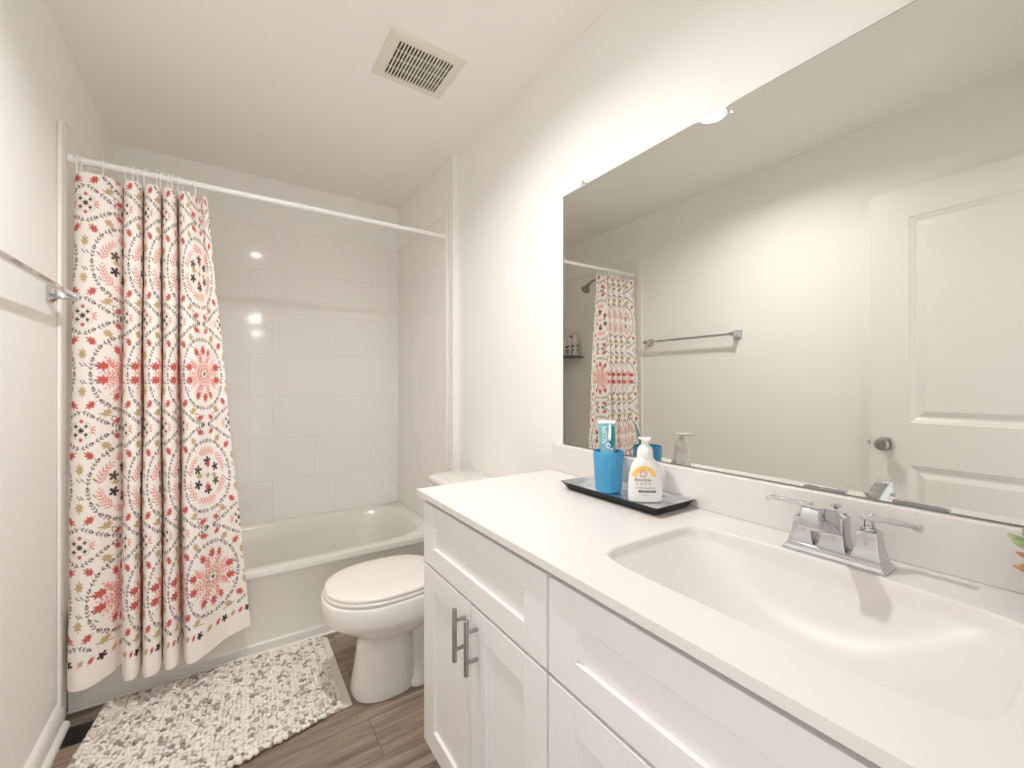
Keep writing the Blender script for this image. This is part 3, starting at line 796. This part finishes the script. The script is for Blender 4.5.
# ------------------------------------------------------------------ bath mat
def build_mat():
    t = thing('bath_mat', 'chunky bobble-knit bath mat, cream flecked with grey, beside the tub', 'bath mat', (-.02, 1.84, 0))
    TLc, TRc, BRc, BLc = np.array([-.375, 2.150]), np.array([.360, 2.158]), np.array([.352, 1.655]), np.array([-.445, 1.56])
    def P(u, v):   # v 0 = tub side, 1 = room side
        top = TLc * (1 - u) + TRc * u; bot = BLc * (1 - u) + BRc * u
        bot = bot + np.array([0, -.028 * math.sin(PI * u)])
        q = top * (1 - v) + bot * v
        return q
    NX, NY = 56, 35
    bm0 = bmesh.new(); bmesh.ops.create_icosphere(bm0, subdivisions=2, radius=1)
    sv = np.array([v.co[:] for v in bm0.verts]); sf = np.array([[v.index for v in f.verts] for f in bm0.faces]); bm0.free()
    VV, FF, CC = [], [], []
    off = 0
    white = c3(236, 231, 224); greys = [c3(208, 201, 194), c3(178, 170, 164), c3(222, 215, 207), c3(156, 148, 144)]
    for j in range(NY):
        for i in range(NX):
            u = (i + .5 + rng.uniform(-.22, .22)) / NX; v = (j + .5 + (.5 if i % 2 else 0) * .5 + rng.uniform(-.2, .2)) / (NY - .4)
            q = P(u, v)
            a = rng.uniform(0, PI); el = rng.uniform(.9, 1.5)
            r = .0088 * rng.uniform(.85, 1.18)
            s3 = sv * np.array([r * el, r / el ** .5, r * rng.uniform(.75, 1.05)])
            # slight twist of the loop
            s3 = s3 * (1 + .12 * np.sin(sv[:, :1] * 5 + rng.uniform(0, 6)))
            ca, sa = math.cos(a), math.sin(a)
            s3 = np.stack([s3[:, 0] * ca - s3[:, 1] * sa, s3[:, 0] * sa + s3[:, 1] * ca, s3[:, 2]], 1)
            z = .0135 + rng.uniform(-.002, .003)
            VV.append(s3 + np.array([q[0], q[1], z])); FF.append(sf + off); off += len(sv)
            solid = i in (14, 15, 33, 34, 41)
            col = white if (solid or rng.random() < .76) else greys[rng.integers(0, 4)]
            cc = np.tile(col, (len(sv), 1)) * rng.uniform(.95, 1.03)
            if not solid and rng.random() < .3:      # half-dyed yarn
                cc = np.where((sv @ np.array([ca, sa, .3]))[:, None] > .35, greys[rng.integers(0, 4)], cc)
            CC.append(cc)
    me = mesh_np('pile', np.concatenate(VV), np.concatenate(FF), np.clip(np.concatenate(CC), 0, 1))
    o = finish('pile', me, M['yarn'], t, angle=180); o['kind'] = 'stuff'
    # cotton backing that shows as a border on the short side
    bm = bmesh.new()
    rows = []
    N = 30
    for k in range(N + 1):
        v = -.01 + .99 * k / N
        a = P(-.012, v); b2 = P(1.0, v)
        w = .030 + .004 * v
        rows.append([(a[0], a[1], .0012), (a[0], a[1], .005), (b2[0] + .0, b2[1], .009), (b2[0] + w * .5, b2[1] - .006, .008 + .002 * math.sin(v * 4)), (b2[0] + w, b2[1] - .012, .004), (b2[0] + w, b2[1] - .012, .0012)])
    loft(bm, rows)
    obj('backing', bm, M['hem'], t, angle=60)
build_mat()

# ------------------------------------------------------------------ vanity cabinet
CF, CXF = .501, .519            # door faces, carcass face
VY1c, VYm, VY0c = 1.242, .6315, .022
CZ = .8545
t = thing('vanity_cabinet', 'white shaker vanity cabinet with bar pulls below the long mirror', 'cabinet', (.78, .65, 0))
bm = B((CXF, CXF + .018, VY0c, VY1c, .095, .118), (CXF, CXF + .018, VY0c, VY1c, .646, .666), (CXF, CXF + .018, VY0c, VY1c, .836, CZ),
       (CXF, CXF + .018, VY1c - .04, VY1c, .118, .836), (CXF, CXF + .018, VYm - .02, VYm + .02, .118, .836), (CXF, CXF + .018, VY0c, VY0c + .04, .118, .836))
obj('face_frame', bm, M['cab'], t, smooth=False)
obj('side_panel', B(CXF + .018, XR - .002, VY1c - .018, VY1c, .095, CZ), M['cab'], t, smooth=False)
obj('side_panel', B(CXF + .018, XR - .002, VY0c, VY0c + .018, .095, CZ), M['cab'], t, smooth=False)
obj('bottom_panel', B(CXF + .018, XR - .002, VY0c + .018, VY1c - .018, .095, .113), M['cab_in'], t, smooth=False)
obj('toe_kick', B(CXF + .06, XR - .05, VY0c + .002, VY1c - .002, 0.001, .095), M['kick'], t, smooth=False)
def shaker(name, y0, y1, z0, z1, sy, sz):
    d = obj(name, None or (lambda bm: bm)(B((CF, CXF - .001, y0, y0 + sy, z0, z1), (CF, CXF - .001, y1 - sy, y1, z0, z1), (CF, CXF - .001, y0 + sy, y1 - sy, z0, z0 + sz), (CF, CXF - .001, y0 + sy, y1 - sy, z1 - sz, z1))), M['cab'], t, smooth=False, bevel=.0012)
    p = obj('recessed_panel', B(CF + .0095, CXF - .002, y0 + sy - .001, y1 - sy + .001, z0 + sz - .001, z1 - sz + .001), M['cab'], d, smooth=False)
    return d
def pull(door, y, z0, z1):
    bm = bmesh.new(); x = CF - .030
    tube(bm, [(x, y, z0), (x, y, z1)], .0062, 16)
    for z in (z0 + .030, z1 - .030): tube(bm, [(x, y, z), (CF + .001, y, z)], .0048, 12)
    obj('bar_pull', bm, M['nickel'], door, bevel=.0008)
for (a, c) in ((VYm + .0035, VY1c - .003), (VY0c + .003, VYm - .0035)):
    shaker('drawer_front', a, c, .659, .8385, .073, .056)
    m_ = (a + c) / 2
    d1 = shaker('door', m_ + .0015, c, .112, .651, .073, .064)
    pull(d1, m_ + .028, .505, .637)
    d2 = shaker('door', a, m_ - .0015, .112, .651, .073, .064)
    pull(d2, m_ - .035, .505, .637)

# ------------------------------------------------------------------ countertop with moulded basin and backsplash
def build_counter():
    t = thing('countertop', 'cream cultured marble vanity top with moulded rectangular sink and backsplash', 'countertop', (.78, .65, .87))
    x0, x1, y0, y1, Z = .488, XR - .001, .006, 1.268, .872
    xs = np.unique(np.concatenate([np.arange(x0, x1, .005), [x1], np.arange(.575, .60, .002), np.arange(.905, .93, .002)]))
    ys = np.unique(np.concatenate([np.arange(y0, .64, .005), np.arange(.585, .62, .002), np.arange(.06, .09, .002), np.arange(.64, y1, .02), [y1]]))
    X, Y = np.meshgrid(xs, ys)
    cx, cy, hx, hy = .753, .338, .166, .264
    a = np.clip(np.abs(X - cx) / hx, 0, 1.3); b_ = np.clip(np.abs(Y - cy) / hy, 0, 1.3)
    # rounded-rectangle rim distance
    e = (a ** 6.5 + b_ ** 6.5) ** (1 / 6.5)
    fx = np.clip(1 - a ** 3.0, 0, 1); fy = np.clip(1 - b_ ** 2.4, 0, 1)
    inside = np.clip((1.0 - e) / .05, 0, 1); lip = inside * inside * (3 - 2 * inside)
    bowl = (fx ** .75) * (fy ** 1.0)
    Zm = Z - lip * (.0035 + .140 * bowl)
    Zm = Zm + .003 * np.exp(-((X - .968) / .04) ** 4) * 0
    verts = np.stack([X, Y, Zm], -1).reshape(-1, 3)
    ny, nx = X.shape; idx = np.arange(nx * ny).reshape(ny, nx)
    faces = np.stack([idx[:-1, :-1], idx[:-1, 1:], idx[1:, 1:], idx[1:, :-1]], -1).reshape(-1, 4)
    # rounded front/left edge and skirt: perimeter loops lowered
    per = np.concatenate([idx[0, :], idx[1:, -1], idx[-1, -2::-1], idx[-2:0:-1, 0]])
    n0 = len(verts); pv = verts[per]
    L1 = pv.copy(); L1[:, 2] = Z - .0165
    ins = pv.copy(); ins[:, 0] = np.clip(ins[:, 0], x0 + .02, x1); ins[:, 1] = np.clip(ins[:, 1], y0, y1 - .015); ins[:, 2] = Z - .0165
    # drip notch under the front edge
    verts = np.concatenate([verts, L1, ins])
    m = len(per); k = np.arange(m); kn = (k + 1) % m
    f1 = np.stack([per[k], n0 + k, n0 + kn, per[kn]], 1); f2 = np.stack([n0 + k, n0 + m + k, n0 + m + kn, n0 + kn], 1)
    me = mesh_np('vanity_top', verts, np.concatenate([faces, f1, f2]))
    top = finish('sink_top', me, M['marble'], t, angle=50, bevel=.003, seg=3)
    obj('backsplash', B(XR - .021, XR - .001, y0, y1 - .004, Z - .001, .9725), M['marble'], t, bevel=.004, seg=3)
    bm = bmesh.new(); lathe(bm, [(.026, 0), (.026, .003), (.020, .004), (.018, .002), (0, .002)], (cx, cy, Z - .1430), n=28); obj('drain', bm, M['chrome'], t)
    bm = bmesh.new(); lathe(bm, [(.006, 0), (.006, .002), (0, .0022)], (cx - .150, cy, Z - .050), axis=(1, 0, .6), n=16); obj('overflow_hole', bm, M['chrome'], t)
build_counter()

# ------------------------------------------------------------------ faucet
def build_faucet():
    fy, fx, Z = .330, .953, .8722
    t = thing('faucet', 'chrome centerset faucet with two lever handles behind the sink', 'faucet', (fx, fy, Z))
    rr = lambda hx, hy, z, cx=fx, cy=fy, r=.0012: rrect(cx, cy, hx, hy, r, z, 2)
    bm = bmesh.new(); loft(bm, [rr(.0285, .081, Z), rr(.0285, .081, Z + .003), rr(.027, .0795, Z + .004), rr(.0245, .076, Z + .010), rr(.0235, .075, Z + .011), rr(.0225, .073, Z + .016), rr(.0215, .072, Z + .0165), rr(.0215, .072, Z + .019)])
    obj('base_plate', bm, M['chrome'], t, angle=20)
    zb = Z + .019
    for s in (1, -1):
        y = fy + s * .051
        bm = bmesh.new(); loft(bm, [rr(.0215, .0215, zb, fx, y), rr(.0212, .0212, zb + .003, fx, y), rr(.0185, .0185, zb + .011, fx, y), rr(.0162, .0162, zb + .024, fx, y), rr(.0148, .0148, zb + .042, fx, y), rr(.0146, .0146, zb + .0455, fx, y), rr(.0132, .0132, zb + .047, fx, y)])
        post = obj('handle_post', bm, M['chrome'], t, angle=25)
        bm = bmesh.new(); lathe(bm, [(.0115, .046), (.0128, .049), (.012, .0515), (.008, .053), (.0075, .062), (.009, .066)], (fx, y, zb), n=24); obj('handle_collar', bm, M['chrome'], post)
        bm = bmesh.new(); z = zb + .0705
        def sec(d, w, h, dz=0): return [(fx - w, y + s * d, z - h + dz), (fx + w, y + s * d, z - h + dz), (fx + w, y + s * d, z + h + dz), (fx - w, y + s * d, z + h + dz)]
        loft(bm, [sec(-.011, .010, .0045), sec(.010, .0095, .0048), sec(.022, .0065, .0042, .000), sec(.058, .0070, .0034, .000), sec(.063, .0085, .0045, -.001), sec(.070, .0085, .0045, -.003)])
        obj('lever', bm, M['chrome'], post, bevel=.0008, angle=25)
    bm = bmesh.new(); loft(bm, [rr(.0225, .0225, zb), rr(.0222, .0222, zb + .003), rr(.0195, .0195, zb + .012), rr(.0180, .0180, zb + .030), rr(.0175, .0175, zb + .060), rr(.0155, .0155, zb + .0625), rr(.012, .012, zb + .066), rr(.007, .007, zb + .067)])
    obj('spout_tower', bm, M['chrome'], t, angle=25)
    # spout rising forward over the bowl, tip turned down
    bm = bmesh.new()
    S = [(fx - .008, .022, .060, .0150), (fx - .028, .042, .071, .0145), (fx - .052, .057, .081, .0145), (fx - .078, .068, .089, .0150), (fx - .098, .066, .093, .0155), (fx - .108, .057, .090, .0160), (fx - .114, .054, .078, .0160)]
    loft(bm, [[(x, fy - w, zb + a), (x, fy + w, zb + a), (x, fy + w * .85, zb + b2), (x, fy - w * .85, zb + b2)] for x, a, b2, w in S])
    obj('spout', bm, M['chrome'], t, bevel=.0012, angle=30)
    bm = bmesh.new(); lathe(bm, [(.0035, .062), (.003, .072), (.005, .074), (.0085, .077), (.0088, .080), (.004, .0815)], (fx + .004, fy, zb), n=20); obj('lift_knob', bm, M['chrome'], t)
build_faucet()

# ------------------------------------------------------------------ mirror with clips
MZ0, MZ1, MY0, MY1 = .975, 1.897, .004, 1.217
t = thing('wall_mirror', 'large frameless rectangular mirror above the vanity backsplash', 'mirror', (XR, .61, MZ0))
bm = bmesh.new(); box(bm, XR - .0065, XR - .001, MY0, MY1, MZ0, MZ1)
pl = obj('backing_glass', bm, M['mirroredge'], t, smooth=False)
bm = bmesh.new(); v = [bm.verts.new(p) for p in ((XR - .0068, MY0 + .0015, MZ0 + .0015), (XR - .0068, MY1 - .0015, MZ0 + .0015), (XR - .0068, MY1 - .0015, MZ1 - .0015), (XR - .0068, MY0 + .0015, MZ1 - .0015))]
bm.faces.new(v[::-1]); obj('silvered_face', bm, M['mirror'], t, smooth=False)
for y, z, s in ((1.104, MZ1, 1), (1.099, MZ0, -1), (.742, MZ0, -1), (.30, MZ0, -1)):
    bm = bmesh.new()
    if s > 0:
        loft(bm, [[(x, y + .010 * math.cos(a), z + .004 + .012 * math.sin(a)) for a in [2 * PI * k / 20 for k in range(20)]] for x in (XR - .0115, XR - .0072)])
        o = obj('mirror_clip', bm, M['clear'], t, bevel=.001)
        bm = bmesh.new(); lathe(bm, [(.0035, 0), (.003, .0015)], (XR - .0115, y, z + .008), axis=(-1, 0, 0), n=12); obj('screw', bm, M['nickel'], o)
    else:
        lathe(bm, [(.006, 0), (.006, .003), (.003, .0045)], (XR - .0072, y, z + .006), axis=(-1, 0, 0), n=16); obj('mirror_clip', bm, M['nickel'], t)

# ------------------------------------------------------------------ tray with cup, toothpaste and soap
TZ = .8723
t = thing('vanity_tray', 'rectangular silver tray with black underside on the vanity top', 'tray', (.925, .835, TZ))
tcx, tcy, thx, thy = .9435, .843, .081, .180
bm = bmesh.new()
prof_in = [(.030, .0042), (.022, .0044), (.018, .0065), (.013, .0120), (.008, .0205), (.004, .0235), (.0, .0245)]
prof_out = [(.0, .0232), (.003, .0215), (.007, .0165), (.012, .008), (.016, .002), (.020, .0)]
q = lambda i, z: rrect(tcx, tcy, thx - i, thy - i, .004, TZ + z, 2)
loft(bm, [q(i, z) for i, z in prof_in[::1]], True, False)
obj('silver_top', bm, M['silver'], t, angle=40)
bm = bmesh.new(); loft(bm, [q(0, .0245)] + [q(i, z) for i, z in prof_out], False, True)
obj('black_underside', bm, M['black'], t, angle=40)
TB2 = TZ + .0046   # tray floor

# ribbed cup
cxx, cyy = .951, .904
t = thing('toothbrush_cup', 'bright blue ribbed plastic tumbler holding a toothpaste tube on the tray', 'cup', (cxx, cyy, TB2))
NR = 30
def cup_loop(r, z, amp, n=NR * 6): return [(cxx + (r + amp * math.cos(NR * a)) * math.cos(a), cyy + (r + amp * math.cos(NR * a)) * math.sin(a), z) for a in [2 * PI * k / n for k in range(n)]]
bm = bmesh.new()
loft(bm, [cup_loop(.032, TB2 + .001, 0), cup_loop(.0365, TB2 + .003, .0003), cup_loop(.0385, TB2 + .012, .0006), cup_loop(.0440, TB2 + .105, .0006), cup_loop(.0450, TB2 + .112, .0001), cup_loop(.0452, TB2 + .121, 0), cup_loop(.0443, TB2 + .122, 0), cup_loop(.0430, TB2 + .118, 0), cup_loop(.036, TB2 + .008, 0)])
obj('tumbler', bm, M['blue'], t, angle=70)

# toothpaste tube standing in the cup, crimp up, leaning back
W = Vector((.79, -.62, 0)).normalized(); Nn = Vector((-.62, -.79, 0)).normalized()
lean = R(17)
Up = (Vector((0, 0, 1)) * math.cos(lean) - Nn * math.sin(lean)).normalized()
Fn = W.cross(Up).normalized()
if Fn.dot(Nn) < 0: Fn = -Fn
base = Vector((cxx - .010, cyy - .014, TB2 + .012))
t = thing('toothpaste_tube', 'teal and white toothpaste tube standing crimp-up in the blue cup', 'toothpaste', tuple(base))
def tsec(h, w, d, n=28): return [base + Up * h + W * (w * math.cos(a)) + Fn * (d * math.sin(a)) for a in [2 * PI * k / n for k in range(n)]]
TUBEH = .206
bm = bmesh.new(); loft(bm, [tsec(.020, .012, .012), tsec(.024, .0165, .016), tsec(.06, .0195, .014), tsec(.12, .0235, .0085), tsec(TUBEH - .010, .0265, .0018)])
body = obj('tube_body', bm, M['teal'], t, angle=60)
bm = bmesh.new(); loft(bm, [tsec(TUBEH - .010, .0268, .0016), tsec(TUBEH, .0268, .0014)]); obj('crimp', bm, M['white'], t)
bm = bmesh.new(); loft(bm, [tsec(-.002, .0135, .0135), tsec(.020, .0125, .0125)]); obj('cap', bm, M['white'], t)
def thick(h): return np.interp(h, [.024, .06, .12, TUBEH - .010], [.016, .014, .0085, .0018])
def patch(name, poly, m, parent, lift=.0006):
    """poly: (w, h) outline on the tube's front; follows the surface's wedge"""
    bm = bmesh.new()
    pts = []
    for w_, h in poly:
        wid = np.interp(h, [.024, .06, .12, TUBEH - .010], [.0165, .0195, .0235, .0265])
        d = thick(h) * math.sqrt(max(0, 1 - (w_ / wid) ** 2)) + lift
        pts.append(base + Up * h + W * w_ + Fn * d)
    bm.faces.new([bm.verts.new(p) for p in pts])
    r_ = bmesh.ops.extrude_face_region(bm, geom=bm.faces[:]); 
    for g_ in r_['geom']:
        if isinstance(g_, bmesh.types.BMVert): g_.co -= Fn * (lift * .9)
    return obj(name, bm, m, parent, smooth=False)
patch('dark_teal_print', [(.006, .118), (.017, .122), (.0215, .150), (.021, .188), (.014, .188), (.011, .160), (.004, .140)], M['tealdark'], body)
patch('white_print', [(.001, .150), (.007, .140), (.011, .155), (.012, .192), (.006, .192), (.004, .170)], M['white'], body, .0009)
patch('navy_print', [(-.021, .100), (.019, .100), (.019, .118), (.006, .128), (-.010, .124), (-.021, .132)], M['bluein'], body)
d_ = float(thick(.155))
tb = text_bm('SCOPE', .0185, base + Up * .160 - W * .0085 + Fn * (d_ + .0012), Up, -W)
obj('lettering', tb, M['white'], body, smooth=False)
d_ = float(thick(.128))
bm = bmesh.new(); c_ = base + Up * .126 + W * .001 + Fn * (d_ + .0006)
tube(bm, [c_ + W * ((.0035 + .0042 * k / 20) * math.cos(k * .55)) + Up * ((.0035 + .0042 * k / 20) * math.sin(k * .55)) for k in range(21)] + [c_ + W * .015 - Up * .012], .0010, 6)
obj('white_swirl', bm, M['white'], body)

# foaming soap bottle
bcx, bcy = .957, .774
t = thing('soap_bottle', 'white foaming hand soap pump bottle with orange arch label on the tray', 'soap bottle', (bcx, bcy, TB2))
C0 = Vector((bcx, bcy, TB2))
def bsec(h, w, d, p=2.6, n=44):
    out = []
    for k in range(n):
        a = 2 * PI * k / n; c, s = math.cos(a), math.sin(a)
        out.append(C0 + Vector((0, 0, h)) + W * (w * math.copysign(abs(c) ** (2 / p), c)) + Nn * (d * math.copysign(abs(s) ** (2 / p), s)))
    return out
bw = [(.0006, .040, .020), (.004, .045, .0245), (.02, .0458, .025), (.05, .0452, .025), (.075, .043, .0245), (.095, .038, .0235), (.108, .031, .0225), (.116, .025, .021), (.120, .0205, .0195)]
bm = bmesh.new(); loft(bm, [bsec(h, w, d, 2.6 if h < .1 else 2.1) for h, w, d in bw]); bb = obj('bottle_body', bm, M['bottle'], t, angle=60)
bm = bmesh.new(); lathe(bm, [(.0205, .118), (.0218, .121), (.0212, .137), (.0185, .147), (.0120, .153), (.0095, .156), (.0090, .172)], C0, n=32); obj('pump_collar', bm, M['bottle'], t)
bm = bmesh.new()
def psec(f, w, h0, h1): return [C0 + Nn * f - W * w + Vector((0, 0, h0)), C0 + Nn * f + W * w + Vector((0, 0, h0)), C0 + Nn * f + W * w * .95 + Vector((0, 0, h1)), C0 + Nn * f - W * w * .95 + Vector((0, 0, h1))]
loft(bm, [psec(-.018, .011, .171, .174), psec(-.010, .0165, .170, .175), psec(.008, .0165, .170, .175), psec(.016, .012, .1695, .1758), psec(.030, .0065, .169, .1755), psec(.035, .0055, .167, .173)])
obj('pump_head', bm, M['bottle'], t, bevel=.0012, seg=3)
def wid(h): return float(np.interp(h, [a[0] for a in bw], [a[1] for a in bw]))
def dep(h): return float(np.interp(h, [a[0] for a in bw], [a[2] for a in bw]))
def onb(w_, h, lift=.0006):
    q_ = min(.98, abs(w_) / wid(h))
    return C0 + Vector((0, 0, h)) + W * w_ + Nn * (dep(h) * (1 - q_ ** 2.6) ** (1 / 2.6) + lift)
def strip(name, rows, m):
    """rows: lists of (w, h) points of equal length, laid on the bottle's front"""
    bm = bmesh.new(); R0 = [[bm.verts.new(onb(*p)) for p in r_] for r_ in rows]
    for a, b2 in zip(R0, R0[1:]):
        for i in range(len(a) - 1): bm.faces.new((a[i], a[i + 1], b2[i + 1], b2[i]))
    return obj(name, bm, m, bb, smooth=False)
ow = -.010
AR = [PI * k / 24 for k in range(25)]
strip('orange_arch', [[(ow + .003 + .031 * math.cos(a), .071 + .029 * math.sin(a)) for a in AR], [(ow + .003 + .026 * math.cos(a), .071 + .024 * math.sin(a)) for a in AR], [(ow + .003 + .019 * math.cos(a), .071 + .018 * math.sin(a)) for a in AR]], M['orange'])
A2 = [2 * PI * k / 24 for k in range(25)]
def disc(name, w0, h0, r0, r1, m, lift):
    bm = bmesh.new()
    a_ = [bm.verts.new(onb(w0 + r0 * math.cos(a), h0 + r0 * math.sin(a), lift)) for a in A2[:-1]]
    b_ = [bm.verts.new(onb(w0 + r1 * math.cos(a), h0 + r1 * math.sin(a), lift)) for a in A2[:-1]]
    for i in range(24): bm.faces.new((a_[i], a_[(i + 1) % 24], b_[(i + 1) % 24], b_[i]))
    return obj(name, bm, m, bb, smooth=False)
disc('round_emblem', ow, .079, .0095, .0075, M['redprint'], .0010)
disc('round_emblem', ow, .079, .0075, .0050, M['white'], .0010)
disc('round_emblem', ow, .079, .0050, .0035, M['redprint'], .0010)
disc('round_emblem', ow, .079, .0035, .0002, M['white'], .0010)
strip('black_band', [[(-.022 + .045 * k / 8, .034) for k in range(9)], [(-.022 + .045 * k / 8, .0285) for k in range(9)]], M['ink'])
def btext(s, size, w0, h, m):
    bm = text_bm(s, size, (0, 0, 0), (1, 0, 0), (0, 1, 0), .0002)
    for v in bm.verts:
        v.co = onb(w0 + v.co.x, h + v.co.y, .0008 + v.co.z)
    obj('lettering', bm, m, bb, smooth=False)
btext('Essentials', .0115, ow, .0625, M['ink'])
btext('FOAMING HAND SOAP', .0050, ow + .006, .0405, M['grey'])
btext('CLEANSES & PURIFIES', .0036, ow + .010, .0312, M['white'])
btext('7.5 fl oz', .0045, ow + .006, .021, M['grey'])
for k in range(4):
    disc('small_icon', ow - .016 + k * .011, .052, .0024, .0014, M['grey'], .0008)

# ------------------------------------------------------------------ artificial succulent at the right end of the vanity top
pcx, pcy, pz = .950, .066, .8723
t = thing('potted_succulent', 'green and orange succulent in a small purple pot at the vanity top end', 'plant', (pcx, pcy, pz))
bm = bmesh.new(); lathe(bm, [(.024, .0), (.027, .002), (.034, .052), (.035, .055), (.032, .055), (.030, .046)], (pcx, pcy, pz), n=36); obj('pot', bm, M['purple'], t, angle=50)
bm = bmesh.new(); lathe(bm, [(.0302, .047), (.0302, .049)], (pcx, pcy, pz), n=24); obj('soil', bm, M['soil'], t)
def leaf(parent, az, el, L, w, zc, m):
    d = Vector((math.cos(az) * math.cos(el), math.sin(az) * math.cos(el), math.sin(el)))
    s_ = Vector((-math.sin(az), math.cos(az), 0)); u_ = s_.cross(d) * -1
    o_ = Vector((pcx, pcy, zc))
    bm = bmesh.new(); loops = []
    for tt_, ww in ((0, .3), (.25, .6), (.5, .95), (.7, 1.08), (.85, .9), (.95, .5), (1.0, .08)):
        c_ = o_ + d * (L * tt_) + Vector((0, 0, 1)) * (.18 * L * tt_ * tt_)
        loops.append([c_ + s_ * (w * ww * math.cos(a)) + Vector((0, 0, 1)) * (w * .38 * ww * math.sin(a)) for a in [2 * PI * k / 10 for k in range(10)]])
    loft(bm, loops); obj('leaf', bm, m, parent, angle=80)
for ringi, (n_, el, L, w, zc, mt) in enumerate(((8, -.10, .046, .0085, .060, 'leafo'), (8, .05, .044, .008, .074, 'leafo'), (11, .20, .050, .012, .088, 'leafg'), (10, .50, .044, .012, .092, 'leafg'), (8, .8, .036, .011, .096, 'leafg'), (6, 1.1, .028, .010, .100, 'leafg'))):
    for k in range(n_):
        leaf(t, 2 * PI * (k + .5 * (ringi % 2)) / n_ + .3, el + random.uniform(-.08, .08), L * random.uniform(.92, 1.06), w, pz + zc, M[mt])
bm = bmesh.new(); tube(bm, [(pcx, pcy, pz + .046), (pcx, pcy, pz + .115)], .007, 10); obj('stem', bm, M['leafg'], t)
